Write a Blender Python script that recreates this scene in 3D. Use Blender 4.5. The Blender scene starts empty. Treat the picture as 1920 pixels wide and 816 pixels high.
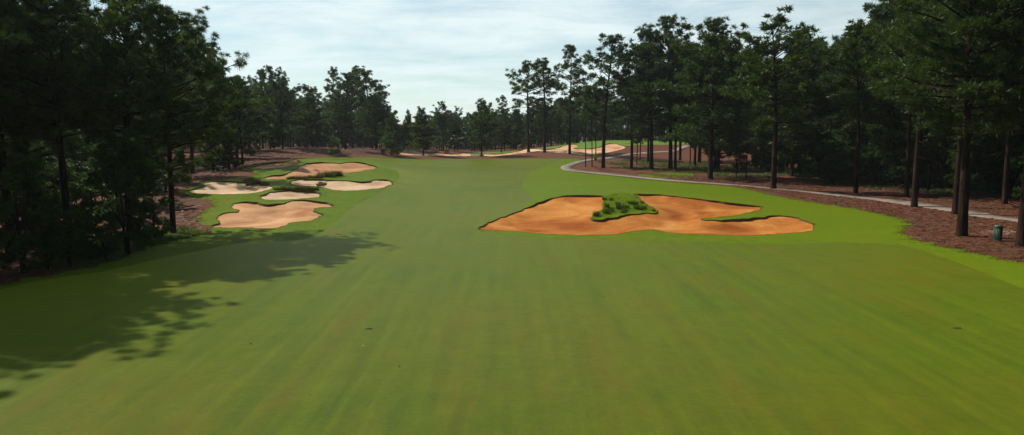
import bpy, math, random
import numpy as np
from mathutils import Vector, geometry

# ------------------------------------------------------------------ camera, sky, sun, exposure
scene = bpy.context.scene
F = 1400.0; CX = 960.0; CY = 408.0; HZ = 248.0; CAMH = 8.5
PITCH = math.atan((CY - HZ) / F)
cam_d = bpy.data.cameras.new("camera")
cam_d.sensor_width = 36.0; cam_d.lens = 36.0 * F / 1920.0
cam_d.clip_end = 8000; cam_d.clip_start = 0.1
cam = bpy.data.objects.new("camera", cam_d)
scene.collection.objects.link(cam)
cam.location = (0, 0, CAMH); cam.rotation_euler = (math.pi / 2 - PITCH, 0, 0)
scene.camera = cam

SUN_EL = math.radians(45); SUN_DIR = np.array([-0.885, 0.466])      # towards the sun, on the ground
SUN_AZ = math.atan2(SUN_DIR[0], SUN_DIR[1])                        # clockwise from +Y
world = bpy.data.worlds.new("World"); scene.world = world; world.use_nodes = True
wt = world.node_tree; wn = wt.nodes; wl = wt.links
bg = wn["Background"]; bg.inputs[1].default_value = 0.10
sky = wn.new("ShaderNodeTexSky"); sky.sky_type = 'NISHITA'; sky.sun_disc = False
sky.sun_elevation = SUN_EL; sky.sun_rotation = SUN_AZ
sky.air_density = 1.0; sky.dust_density = 0.1; sky.ozone_density = 1.0
tc = wn.new("ShaderNodeTexCoord")
# thin high cloud sheet: direction projected on a plane overhead so it foreshortens to the horizon
sep = wn.new("ShaderNodeSeparateXYZ"); wl.new(tc.outputs['Generated'], sep.inputs[0])
mx = wn.new("ShaderNodeMath"); mx.operation = 'MAXIMUM'; mx.inputs[1].default_value = 0.0
wl.new(sep.outputs['Z'], mx.inputs[0])
ad = wn.new("ShaderNodeMath"); ad.operation = 'ADD'; ad.inputs[1].default_value = 0.10
wl.new(mx.outputs[0], ad.inputs[0])
dx = wn.new("ShaderNodeMath"); dx.operation = 'DIVIDE'; wl.new(sep.outputs['X'], dx.inputs[0]); wl.new(ad.outputs[0], dx.inputs[1])
dy = wn.new("ShaderNodeMath"); dy.operation = 'DIVIDE'; wl.new(sep.outputs['Y'], dy.inputs[0]); wl.new(ad.outputs[0], dy.inputs[1])
cmb = wn.new("ShaderNodeCombineXYZ"); wl.new(dx.outputs[0], cmb.inputs[0]); wl.new(dy.outputs[0], cmb.inputs[1])
n1 = wn.new("ShaderNodeTexNoise"); n1.inputs['Scale'].default_value = 1.15; n1.inputs['Detail'].default_value = 9; n1.inputs['Roughness'].default_value = 0.62
n1.inputs['Distortion'].default_value = 0.25
mp = wn.new("ShaderNodeMapping"); mp.inputs['Scale'].default_value = (0.9, 1.15, 1); mp.inputs['Location'].default_value = (3.1, 1.7, 0)
wl.new(cmb.outputs[0], mp.inputs[0]); wl.new(mp.outputs[0], n1.inputs['Vector'])
cr = wn.new("ShaderNodeValToRGB"); cr.color_ramp.elements[0].position = 0.36; cr.color_ramp.elements[1].position = 0.60
cr.color_ramp.elements[0].color = (.34, .34, .34, 1); cr.color_ramp.elements[1].color = (0.92, 0.92, 0.92, 1)
wl.new(n1.outputs['Fac'], cr.inputs[0])
mixc = wn.new("ShaderNodeMixRGB"); mixc.inputs[2].default_value = (5.6, 6.3, 6.6, 1)
# sunlit thin cloud is brighter on the sun's side and towards the horizon than behind and overhead
dt = wn.new("ShaderNodeVectorMath"); dt.operation = 'DOT_PRODUCT'; dt.inputs[1].default_value = (-.42, .90, -.12)
wl.new(tc.outputs['Generated'], dt.inputs[0])
crb = wn.new("ShaderNodeValToRGB"); crb.color_ramp.elements[0].position = 0.0; crb.color_ramp.elements[1].position = 0.75
crb.color_ramp.elements[0].color = (.8, .95, 1.1, 1); crb.color_ramp.elements[1].color = (8.6, 9.8, 9.9, 1)
wl.new(dt.outputs['Value'], crb.inputs[0]); wl.new(crb.outputs[0], mixc.inputs[2])
wl.new(cr.outputs[0], mixc.inputs[0]); tint = wn.new("ShaderNodeMixRGB"); tint.blend_type = 'MULTIPLY'; tint.inputs[0].default_value = 1.0; tint.inputs[2].default_value = (.92, 1.07, 1.03, 1)
wl.new(sky.outputs[0], tint.inputs[1]); wl.new(tint.outputs[0], mixc.inputs[1]); wl.new(mixc.outputs[0], bg.inputs[0])

sun_d = bpy.data.lights.new("sun", 'SUN'); sun_d.energy = 5.0; sun_d.angle = math.radians(0.6); sun_d.color = (1.0, 0.93, 0.82)
sun = bpy.data.objects.new("sun", sun_d); scene.collection.objects.link(sun)
sv = Vector((SUN_DIR[0] * math.cos(SUN_EL), SUN_DIR[1] * math.cos(SUN_EL), math.sin(SUN_EL)))
sun.rotation_euler = sv.to_track_quat('Z', 'Y').to_euler(); sun.location = (-60, 40, 80)
vs = scene.view_settings; vs.view_transform = 'Standard'; vs.look = 'None'; vs.exposure = 0.0; vs.gamma = 1.0; vs.use_curve_mapping = False
scene.cycles.max_bounces = 5; scene.cycles.diffuse_bounces = 2; scene.cycles.glossy_bounces = 1
scene.cycles.transmission_bounces = 3; scene.cycles.volume_bounces = 0; scene.cycles.transparent_max_bounces = 4
scene.cycles.use_denoising = True
try: scene.cycles.denoiser = 'OPENIMAGEDENOISE'
except Exception: pass

# ------------------------------------------------------------------ helpers
R = np.random.RandomState(7); rnd = random.Random(11)
C = scene.collection
ca, sa = math.cos(PITCH), math.sin(PITCH)

def ray(px, py):
    px = np.asarray(px, float); py = np.asarray(py, float)
    x = (px - CX) / F; e = (CY - py) / F
    return np.stack([x, e * sa + ca, e * ca - sa], -1)

def top_z(D, py):                       # height of the point at ground distance D that stands at picture row py
    e = (CY - py) / F
    return CAMH + D * (e * ca - sa) / (ca + e * sa)

def project(p):
    x, y, z = p[..., 0], p[..., 1], p[..., 2] - CAMH
    f1 = y * ca - z * sa; up = y * sa + z * ca
    return CX + F * x / f1, CY - F * up / f1

def at_D(px, py, D):                    # world point at depth D
    d = ray(px, py); t = D / d[..., 1]
    return d[..., 0] * t, D, CAMH + d[..., 2] * t

def link(o, parent=None):
    C.objects.link(o)
    if parent is not None: o.parent = parent
    return o

def tag(o, label=None, cat=None, group=None, kind=None):
    if label: o['label'] = label
    if cat: o['category'] = cat
    if group: o['group'] = group
    if kind: o['kind'] = kind
    return o

def mesh_np(name, V, Fc, mat=None, smooth=False):
    """V (n,3), Fc (m,k) int array of equal-sized faces."""
    me = bpy.data.meshes.new(name)
    V = np.asarray(V, np.float32); Fc = np.asarray(Fc, np.int32)
    me.vertices.add(len(V)); me.vertices.foreach_set('co', V.ravel())
    m, k = Fc.shape
    me.loops.add(m * k); me.loops.foreach_set('vertex_index', Fc.ravel())
    me.polygons.add(m); me.polygons.foreach_set('loop_start', np.arange(0, m * k, k, dtype=np.int32))
    try: me.polygons.foreach_set('loop_total', np.full(m, k, np.int32))
    except Exception: pass
    if smooth: me.polygons.foreach_set('use_smooth', np.ones(m, bool))
    me.update(calc_edges=True)
    me.validate()
    if mat: me.materials.append(mat)
    return me

def obj(name, me, parent=None):
    return link(bpy.data.objects.new(name, me), parent)

# ------------------------------------------------------------------ materials
def newmat(name):
    m = bpy.data.materials.new(name); m.use_nodes = True
    nt = m.node_tree; return m, nt, nt.nodes, nt.links, nt.nodes['Principled BSDF']

def noise(nt, scale, detail=6, rough=0.55, stretch=(1, 1, 1), coord='Object', rot=0, dist=0):
    n = nt.nodes; l = nt.links
    t = n.new("ShaderNodeTexCoord"); mp = n.new("ShaderNodeMapping"); mp.inputs['Scale'].default_value = stretch
    mp.inputs['Rotation'].default_value = (0, 0, rot)
    x = n.new("ShaderNodeTexNoise"); x.inputs['Scale'].default_value = scale; x.inputs['Detail'].default_value = detail
    x.inputs['Roughness'].default_value = rough; x.inputs['Distortion'].default_value = dist
    l.new(t.outputs[coord], mp.inputs[0]); l.new(mp.outputs[0], x.inputs['Vector'])
    return x.outputs['Fac']

def ramp(nt, fac, stops):
    r = nt.nodes.new("ShaderNodeValToRGB"); e = r.color_ramp.elements
    while len(e) < len(stops): e.new(0.5)
    for i, (p, c) in enumerate(stops):
        e[i].position = p; e[i].color = tuple(c) + (1,) if len(c) == 3 else c
    nt.links.new(fac, r.inputs[0]); return r.outputs[0]

def mix(nt, fac, a, b, mode='MIX'):
    m = nt.nodes.new("ShaderNodeMixRGB"); m.blend_type = mode
    for s, v in ((0, fac), (1, a), (2, b)):
        if isinstance(v, (int, float)): m.inputs[s].default_value = v
        elif isinstance(v, tuple): m.inputs[s].default_value = v + (1,) if len(v) == 3 else v
        else: nt.links.new(v, m.inputs[s])
    return m.outputs[0]

def bump(nt, b, h, strength, dist):
    x = nt.nodes.new("ShaderNodeBump"); x.inputs['Strength'].default_value = strength; x.inputs['Distance'].default_value = dist
    nt.links.new(h, x.inputs['Height']); nt.links.new(x.outputs[0], b.inputs['Normal'])

def grass_mat(name, dark, light, dry, sheen=0.3, streak=True, bstr=0.6, bd=0.05, spec=.10, rgh=.55):
    m, nt, n, l, b = newmat(name)
    big = noise(nt, 0.05, 3, 0.5)
    mid = noise(nt, 0.55, 6, 0.6)
    fine = noise(nt, 9, 5, 0.75)
    st = noise(nt, 1.0, 7, 0.65, (1.6, 0.05, 1), rot=math.radians(-2)) if streak else noise(nt, 1.2, 5, .6)
    base = ramp(nt, st, [(0.34, dark), (0.66, light)])
    c = mix(nt, ramp(nt, big, [(0.40, (0, 0, 0)), (0.66, (.65, .65, .65))]), base, dry)
    c = mix(nt, 0.30, c, ramp(nt, mid, [(0.3, dark), (0.7, light)]))
    c = mix(nt, 0.60, c, ramp(nt, fine, [(0.3, (.45, .45, .45)), (0.7, (1.45, 1.45, 1.45))]), 'MULTIPLY')
    worn = noise(nt, .33, 7, .7, (1.6, .35, 1), rot=.12)
    c = mix(nt, ramp(nt, worn, [(0.50, (0, 0, 0)), (0.68, (.60, .60, .60))]), c, tuple(v * k for v, k in zip(dry, (1.0, .78, 1.6))))
    c = mix(nt, .45, c, ramp(nt, noise(nt, 1.6, 6, .75, (1.3, .5, 1)), [(0.32, (.66, .70, .7)), (0.68, (1.30, 1.24, 1.1))]), 'MULTIPLY')
    l.new(c, b.inputs['Base Color'])
    b.inputs['Roughness'].default_value = rgh; b.inputs['Specular IOR Level'].default_value = spec; b.inputs['Specular Tint'].default_value = (.85, 1, .55, 1)
    b.inputs['Sheen Weight'].default_value = sheen; b.inputs['Sheen Roughness'].default_value = 0.28
    b.inputs['Sheen Tint'].default_value = (0.86, 1.0, 0.08, 1)
    bump(nt, b, mix(nt, 0.5, noise(nt, 28, 4, .7), noise(nt, 2.2, 5, .6)), bstr, bd)
    return m

M = {}
M['fairway'] = grass_mat('fairway_turf', (.042, .080, .002), (.108, .144, .003), (.128, .112, .004), 0.58)
M['rough'] = grass_mat('rough_turf', (.058, .124, .002), (.132, .212, .003), (.140, .180, .004), 0.22, spec=.05, rgh=.6, streak=False, bstr=.9, bd=.12)
M['green'] = grass_mat('green_turf', (.09, .19, .012), (.14, .26, .018), (.14, .23, .02), 0.1, streak=False)

m, nt, n, l, b = newmat('pine_straw')
a_ = noise(nt, .18, 5, .6); f_ = noise(nt, 3.0, 7, .75); g_ = noise(nt, 16, 4, .8)
c = ramp(nt, f_, [(0.28, (.040, .014, .007)), (0.5, (.135, .042, .018)), (0.72, (.25, .088, .042))])
c = mix(nt, ramp(nt, a_, [(0.48, (0, 0, 0)), (0.68, (.7, .7, .7))]), c, (.085, .062, .028))
c = mix(nt, .5, c, ramp(nt, g_, [(0.3, (.35, .35, .35)), (0.7, (1.5, 1.5, 1.5))]), 'MULTIPLY')
l.new(c, b.inputs['Base Color']); b.inputs['Roughness'].default_value = 0.9; b.inputs['Specular IOR Level'].default_value = .2
bump(nt, b, mix(nt, .5, noise(nt, 6, 6, .8), noise(nt, 1.2, 4, .6)), 1.0, .18)
M['straw'] = m

def sand_mat(name, c1, c2, c3):
    m, nt, n, l, b = newmat(name)
    c = ramp(nt, noise(nt, .16, 7, .6, dist=.8), [(0.36, c1), (0.52, c2), (0.68, c3)])
    # rake grooves: warped bands
    t = n.new("ShaderNodeTexCoord"); w = n.new("ShaderNodeTexWave"); w.wave_type = 'BANDS'; w.bands_direction = 'Y'
    w.inputs['Scale'].default_value = 1.0; w.inputs['Distortion'].default_value = 9; w.inputs['Detail'].default_value = 3; w.inputs['Detail Scale'].default_value = .25
    l.new(t.outputs['Object'], w.inputs['Vector'])
    c = mix(nt, .12, c, ramp(nt, w.outputs['Fac'], [(0, (.62, .58, .55)), (1, (1.25, 1.2, 1.15))]), 'MULTIPLY')
    c = mix(nt, .35, c, ramp(nt, noise(nt, 3.2, 6, .7), [(0.3, (.6, .56, .52)), (0.7, (1.25, 1.25, 1.25))]), 'MULTIPLY')
    l.new(c, b.inputs['Base Color']); b.inputs['Roughness'].default_value = .95; b.inputs['Specular IOR Level'].default_value = .15
    bump(nt, b, mix(nt, .75, w.outputs['Fac'], noise(nt, 2.2, 8, .75)), .8, .09)
    return m
M['sand_orange'] = sand_mat('orange_sand', (.30, .080, .012), (.48, .175, .030), (.62, .29, .080))
M['sand_tan'] = sand_mat('tan_sand', (.36, .165, .070), (.56, .30, .150), (.66, .41, .23))
M['sand_pale'] = sand_mat('pale_sand', (.46, .30, .17), (.62, .44, .275), (.72, .54, .37))
M['sand_far'] = sand_mat('far_sand', (.50, .25, .12), (.70, .44, .25), (.78, .56, .36))

m, nt, n, l, b = newmat('lip_earth')
c = ramp(nt, noise(nt, 5, 5, .7), [(.3, (.045, .050, .012)), (.7, (.15, .095, .035))])
l.new(c, b.inputs['Base Color']); b.inputs['Roughness'].default_value = .95; M['lip'] = m

m, nt, n, l, b = newmat('path_concrete')
c = ramp(nt, noise(nt, 1.1, 7, .7), [(.3, (.14, .112, .088)), (.7, (.29, .24, .195))])
c = mix(nt, ramp(nt, noise(nt, .7, 6, .75), [(.55, (0, 0, 0)), (.72, (.75, .75, .75))]), c, (.17, .085, .06))
l.new(c, b.inputs['Base Color']); b.inputs['Roughness'].default_value = .85
bump(nt, b, noise(nt, 10, 5, .7), .4, .03); M['path'] = m

def leaf_mat(name, dark, light, trans=.35, tcol=None):
    m = bpy.data.materials.new(name); m.use_nodes = True; nt = m.node_tree; n = nt.nodes; l = nt.links
    n.remove(n['Principled BSDF']); out = n['Material Output']
    oi = n.new("ShaderNodeObjectInfo")
    c = ramp(nt, noise(nt, .9, 3, .6), [(.3, dark), (.7, light)])
    c = mix(nt, .55, c, ramp(nt, oi.outputs['Random'], [(0, (.55, .62, .6)), (.5, (1, 1, 1)), (1, (1.35, 1.25, .85))]), 'MULTIPLY')
    d = n.new("ShaderNodeBsdfPrincipled"); d.inputs['Roughness'].default_value = .5; d.inputs['Specular IOR Level'].default_value = .35
    l.new(c, d.inputs['Base Color'])
    t = n.new("ShaderNodeBsdfTranslucent"); l.new(mix(nt, 1.0, c, tcol or (1.2, 1.5, .5), 'MULTIPLY'), t.inputs[0])
    ms = n.new("ShaderNodeMixShader"); ms.inputs[0].default_value = trans
    l.new(d.outputs[0], ms.inputs[1]); l.new(t.outputs[0], ms.inputs[2]); l.new(ms.outputs[0], out.inputs[0])
    return m
M['needle'] = leaf_mat('pine_needles', (.024, .046, .007), (.070, .102, .014), .35)
M['broad'] = leaf_mat('broad_leaves', (.028, .055, .012), (.060, .105, .018), .42)
M['bright'] = leaf_mat('young_leaves', (.15, .22, .012), (.28, .36, .02), .5)
M['blade'] = leaf_mat('grass_blades', (.055, .085, .014), (.13, .15, .035), .3)
M['wire'] = leaf_mat('wiregrass_blades', (.07, .065, .018), (.20, .145, .065), .25)
M['wiregreen'] = leaf_mat('tuft_blades', (.030, .060, .004), (.11, .15, .012), .25)

m, nt, n, l, b = newmat('pine_bark')
v = noise(nt, 3.0, 6, .7, (1, 1, .22))
c = ramp(nt, v, [(.3, (.008, .006, .004)), (.52, (.030, .018, .013)), (.75, (.085, .050, .035))])
l.new(c, b.inputs['Base Color']); b.inputs['Roughness'].default_value = .95; b.inputs['Specular IOR Level'].default_value = .08; bump(nt, b, v, 1.0, .08); M['bark'] = m

m, nt, n, l, b = newmat('bare_earth')
l.new(ramp(nt, noise(nt, 2.2, 7, .75), [(.35, (.13, .055, .030)), (.62, (.30, .19, .13))]), b.inputs['Base Color']); b.inputs['Roughness'].default_value = .95; M['bare'] = m

def flat(name, col, rough=.6, metal=0):
    m, nt, n, l, b = newmat(name)
    c = mix(nt, .35, col, ramp(nt, noise(nt, 6, 5, .7), [(.3, (.6, .6, .6)), (.7, (1.3, 1.3, 1.3))]), 'MULTIPLY')
    l.new(c, b.inputs['Base Color']); b.inputs['Roughness'].default_value = rough; b.inputs['Metallic'].default_value = metal
    return m
M['bin'] = flat('green_bin_paint', (.012, .055, .026), .5); M['lid'] = flat('bin_lid', (.06, .10, .075), .45)
M['white'] = flat('white_paint', (.75, .75, .72)); M['roof'] = flat('grey_shingles', (.30, .29, .30), .9)
M['siding'] = flat('pale_siding', (.42, .40, .38), .8); M['dark'] = flat('dark_glass', (.02, .025, .03), .2)
M['soil'] = flat('dark_soil', (.025, .025, .010), .9); M['dryleaf'] = flat('dry_leaf', (.20, .12, .05), .8)

# ------------------------------------------------------------------ terrain
ctrl = []
def cp(px, py, D):
    x, y, z = at_D(px, py, D); ctrl.append((float(x), float(y), float(z)))
for y in (-120, -60, -20, 8, 24, 40, 52):
    for x in (-90, -55, -28, -10, 8, 26, 48, 80): ctrl.append((x, y, 0.0))
for x in (-20, -8, 4, 16, 26, 40): ctrl.append((x, 60, 0.0))
for q in [  # left bunkers
    (500, 428, 66), (420, 426, 66.5), (600, 412, 69.5), (440, 381, 77), (530, 380, 78), (610, 378, 79),
    (545, 374, 80.5), (545, 358, 87), (650, 357, 92), (660, 339, 100), (720, 338, 102), (730, 350, 97), (430, 364, 85), (430, 342, 94),
    (590, 333, 106), (520, 335, 104), (600, 304, 121), (690, 306, 122), (520, 316, 112), (550, 300, 123), (380, 395, 76), (350, 358, 86),
    (760, 320, 134), (760, 345, 114), (640, 299, 150), (600, 297, 168), (740, 297, 178), (700, 385, 84), (700, 420, 69),
    # far edge
    (850, 297, 198), (900, 297, 202), (1060, 297, 196), (850, 315, 172), (950, 310, 182), (600, 280, 190), (500, 284, 178), (720, 283, 206), (420, 300, 150), (350, 330, 120),
    (770, 291, 212), (770, 281.5, 226), (870, 292, 215), (870, 287, 228), (950, 291, 213), (950, 288, 226),
    (1000, 285, 222), (1000, 279, 236), (1070, 288, 217), (1070, 272, 240), (1120, 289, 220), (1150, 269, 246), (1110, 279, 232),
    (1130, 263.5, 262), (1190, 263, 262), (1270, 266, 262), (1040, 274, 262), (1000, 279.5, 262), (900, 287, 258), (1195, 288, 226), (1280, 283, 236),
    # right bunker and behind it
    (930, 434, 64), (1100, 442, 62), (1230, 436, 63.5), (1400, 442, 62), (1525, 430, 66), (1070, 367, 83), (1000, 388, 76), (1190, 362, 87), (1310, 373.5, 83),
    (1430, 389, 78), (1500, 410, 71), (1380, 404, 72), (1160, 408, 71), (1100, 345, 107), (1000, 350, 110), (1300, 350, 110), (1500, 372, 95), (1600, 395, 82),
    (1056, 318, 168), (1130, 325, 153), (1131, 315, 168), (1332, 335, 132), (1450, 353, 112), (1700, 380, 90), (1800, 443, 61), (1900, 460, 56), (1600, 345, 122), (1300, 305, 200),
    (900, 350, 118), (900, 380, 91), (900, 410, 74), (800, 400, 79), (960, 330, 145), (850, 335, 137)]: cp(*q)
for x, y, z in [(-60, 70, .3), (-60, 110, 1.5), (-70, 160, 2.6), (-90, 220, 3.5), (-40, 250, 3), (0, 300, 1.6), (60, 320, 3.5), (-60, 320, 2.5), (120, 260, 3), (90, 180, 1.2),
                (90, 110, .2), (150, 60, 0), (-150, 60, 0), (-160, 160, 2), (160, 160, 1.5), (0, 420, 1.5), (150, 400, 2), (-150, 400, 2), (0, 700, 1), (500, 500, 1), (-500, 500, 1),
                (700, 0, 0), (-700, 0, 0), (0, -600, 0)]: ctrl.append((x, y, z))
ctrl = np.array(ctrl)
def mq(A, B, c=7.0):
    d2 = (A[:, None, 0] - B[None, :, 0]) ** 2 + (A[:, None, 1] - B[None, :, 1]) ** 2
    return np.sqrt(d2 + c * c)
_K = mq(ctrl, ctrl) ; n_ = len(ctrl)
_A = np.zeros((n_ + 1, n_ + 1)); _A[:n_, :n_] = _K - np.eye(n_) * 1.2; _A[n_, :n_] = 1; _A[:n_, n_] = 1
_w = np.linalg.solve(_A, np.append(ctrl[:, 2], 0))
HUMPS = []
def terrain(x, y):
    x = np.asarray(x, float); y = np.asarray(y, float); sh = x.shape
    P = np.stack([x.ravel(), y.ravel()], -1); out = np.empty(len(P))
    for i in range(0, len(P), 40000):
        out[i:i + 40000] = mq(P[i:i + 40000], ctrl) @ _w[:n_] + _w[n_]
    r = np.hypot(P[:, 0], P[:, 1]); k = np.clip((r - 420) / 400, 0, 1)
    out = out * (1 - k) + 1.0 * k
    k2 = np.clip((r - 30) / 60, 0, 1) * (1 - k)
    out += k2 * (0.20 * np.sin(P[:, 0] / 9.5 + P[:, 1] / 21.) * np.sin(P[:, 1] / 8.5 + 1) * (P[:, 1] > 0) + 0.05 * np.sin(P[:, 0] / 5.3 + 1.1) * np.sin(P[:, 1] / 7.9) + 0.04 * np.sin(P[:, 0] / 2.7 + P[:, 1] / 4.3))
    for hx_, hy_, ha, hs_ in HUMPS: out += ha * np.exp(-((P[:, 0] - hx_) ** 2 + (P[:, 1] - hy_) ** 2) / (2 * hs_ ** 2))
    return out.reshape(sh)

_ts = np.concatenate([np.arange(10, 140, 1.0), np.arange(140, 340, 2.0), np.arange(340, 900, 10.0)])
def ground(px, py):
    """where the picture rays first meet the terrain: (n,2)"""
    px = np.atleast_1d(np.asarray(px, float)); py = np.atleast_1d(np.asarray(py, float))
    d = ray(px, py); d = d / d[:, 1:2]
    X = d[:, 0:1] * _ts; Y = np.repeat(_ts[None], len(px), 0); Z = CAMH + d[:, 2:3] * _ts
    g = Z - terrain(X, Y); neg = g < 0; i = np.argmax(neg, 1); i = np.where(neg.any(1), np.maximum(i, 1), len(_ts) - 1)
    k = np.arange(len(px)); g0, g1 = g[k, i - 1], g[k, i]; f = np.clip(g0 / np.where(g0 - g1 == 0, 1, g0 - g1), 0, 1)
    t = _ts[i - 1] + f * (_ts[i] - _ts[i - 1])
    return np.stack([d[:, 0] * t, t], -1)

def smooth_loop(P, k=6):
    P = np.array(P, float); n = len(P); out = []
    for i in range(n):
        p0, p1, p2, p3 = P[i - 1], P[i], P[(i + 1) % n], P[(i + 2) % n]
        for j in range(k):
            t = j / k
            out.append(.5 * ((2 * p1) + (-p0 + p2) * t + (2 * p0 - 5 * p1 + 4 * p2 - p3) * t * t + (-p0 + 3 * p1 - 3 * p2 + p3) * t ** 3))
    return np.array(out)

def resample(P, step):
    Q = np.vstack([P, P[:1]]); seg = np.hypot(*(Q[1:] - Q[:-1]).T); s = np.append(0, np.cumsum(seg)); n = max(8, int(s[-1] / step))
    u = np.linspace(0, s[-1], n, endpoint=False)
    return np.stack([np.interp(u, s, Q[:, 0]), np.interp(u, s, Q[:, 1])], -1)

def region(pix, step, jag=0.0, k=6):
    s = smooth_loop(pix, k); P = ground(s[:, 0], s[:, 1]); P = resample(P, step)
    if jag:
        nseg = len(P); ph = np.arange(nseg) * step
        j = jag * (np.sin(ph * 1.9 + P[:, 0]) + .7 * np.sin(ph * 4.1 + 2) + .5 * R.uniform(-1, 1, nseg))
        T = np.roll(P, -1, 0) - np.roll(P, 1, 0); T /= np.maximum(np.hypot(*T.T), 1e-6)[:, None]
        P = P + np.stack([T[:, 1], -T[:, 0]], -1) * j[:, None] * .5
    return P

def inside(P, poly):
    x, y = P[:, 0], P[:, 1]; r = np.zeros(len(P), bool); n = len(poly)
    bx = (x > poly[:, 0].min()) & (x < poly[:, 0].max()) & (y > poly[:, 1].min()) & (y < poly[:, 1].max())
    idx = np.where(bx)[0]; xs, ys = x[idx], y[idx]; rr = np.zeros(len(idx), bool)
    for i in range(n):
        x1, y1 = poly[i]; x2, y2 = poly[(i + 1) % n]
        if y1 == y2: continue
        c = (y1 > ys) != (y2 > ys)
        rr ^= c & (xs < (x2 - x1) * (ys - y1) / (y2 - y1) + x1)
    r[idx] = rr; return r

def edge_dist(P, poly):
    """distance to the outline and index of the nearest segment"""
    A = poly; B = np.roll(poly, -1, 0); D = B - A; L2 = (D ** 2).sum(1)
    best = np.full(len(P), 1e9); bi = np.zeros(len(P), int)
    for i0 in range(0, len(P), 4000):
        Q = P[i0:i0 + 4000]
        t = np.clip(((Q[:, None] - A[None]) * D[None]).sum(-1) / L2, 0, 1)
        d = np.hypot(*(Q[:, None] - (A[None] + t[..., None] * D[None])).transpose(2, 0, 1))
        k = d.argmin(1); best[i0:i0 + 4000] = d[np.arange(len(Q)), k]; bi[i0:i0 + 4000] = k
    return best, bi

HUMPS = [(float(q[0]), float(q[1]), a_, s_) for q, a_, s_ in zip(ground([1165, 1190, 1140, 640, 600, 560, 545, 480, 690, 1400], [386, 378, 400, 333, 334, 335, 354, 368, 332, 397]), (.14, .12, .05, .30, .25, .2, .25, .25, .3, .2), (2.0, 2.0, 1.4, 2.2, 2.2, 2, 2, 2, 3, 2))]
BUNK = [
 dict(key='R', mat='sand_orange', lip=.42, depth=.30, label='big orange sand bunker wrapped round a grassy tongue, right of the fairway', pix=[(900,429),(924,416),(965,401),(987,392),(1017,379),(1047,371),(1070,368),(1100,368),(1128,369),(1131,378),(1131,388),(1122,398),(1106,410),(1122,414),(1160,408),(1186,403),(1229,401),(1232,395),(1212,384),(1199,374),(1190,366),(1215,366),(1239,367),(1310,375),(1385,384),(1430,390),(1404,399),(1377,404),(1347,407),(1316,411),(1332,415),(1385,413),(1430,409),(1460,406),(1497,411),(1520,419),(1527,425),(1524,431),(1497,436),(1422,441),(1347,441),(1291,439),(1254,436),(1227,431),(1205,432),(1179,435.5),(1141,440),(1092,441.5),(1029,438.5),(972,434.5),(916,432)]),
 dict(key='L1', mat='sand_tan', lip=.40, depth=.30, label='nearest tan sand bunker on the left, with scalloped dark upper rim', pix=[(398,425),(411,418),(409,406),(417,402),(443,399),(446,395),(436,389),(438,383),(471,380),(497,385),(529,383),(554,377),(586,378),(618,383),(622,388),(599,390),(587,396),(605,405),(580,414),(551,417),(529,425),(497,429),(458,427),(423,427)]),
 dict(key='L2', mat='sand_pale', lip=.50, depth=.2, label='smallest pale bunker just above the nearest left bunker, dark grassy brow', pix=[(489,370),(503,363),(535,359),(567,358.5),(595,361),(600,369),(583,371.5),(551,374),(497,374.5)]),
 dict(key='L3', mat='sand_pale', lip=.35, depth=.2, label='grey shaded sand bunker at the edge of the left wood', pix=[(353,358),(382,351),(385,344),(417,341),(458,343.5),(484,347),(511,351.5),(500,358),(471,363),(433,364),(385,363.8),(363,362)]),
 dict(key='L4', mat='sand_pale', lip=.45, depth=.2, label='long pale bunker reaching towards the fairway below a row of wiregrass', pix=[(544.5,344),(554,338),(599,337),(615,339),(646,340),(685,342),(704,338),(726,338.5),(736,343.6),(726,350),(701,354.5),(656,357.5),(624,356.5),(605,351.5),(583,348.5),(554,347.5)]),
 dict(key='L5', mat='sand_tan', lip=.40, depth=.3, label='large steep tan bunker with brown rim, behind the long pale bunker', pix=[(497,335.6),(505,331),(535,327.6),(554,318),(573,308.5),(599,305.5),(637,307.6),(656,305),(678,306),(707,315),(688,319.7),(656,324.5),(624,327.6),(586,332),(551,335),(522,337)]),
 dict(key='L6', mat='sand_tan', lip=.35, depth=.2, label='half shaded reddish bunker farthest up the left slope by the wood', pix=[(471,315),(503,307),(535,304),(551,301),(562,304.5),(544.5,311.5),(509.5,316),(484,317)]),
 dict(key='F1', mat='sand_far', lip=.30, depth=.15, label='thin far bunker at the foot of the squat pine left of centre', pix=[(748,287),(757,281.5),(775,282),(797,287),(830,289),(860,290),(862,292.3),(830,292),(800,291.7),(760,291)]),
 dict(key='F2', mat='sand_far', lip=.30, depth=.1, label='tiny far bunker of yellow sand left of the lone dark pine', pix=[(859,290),(868,287.5),(880,288.5),(884,291.5),(872,292.8),(860,292)]),
 dict(key='F3', mat='sand_far', lip=.40, depth=.3, label='far orange bunker flowing down the face of the raised green', pix=[(906,292),(910,289.5),(950,288),(985,280.5),(1005,279.5),(1020,281),(1040,279),(1060,273),(1078,271.8),(1084,275),(1075,279),(1100,279.5),(1122,277),(1133,272),(1150,269.5),(1172,275.5),(1166,280),(1140,286),(1120,289),(1095,290.5),(1068,288.3),(1040,286.3),(1000,284.5),(985,287),(950,291),(920,293.5)]),
]
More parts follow.
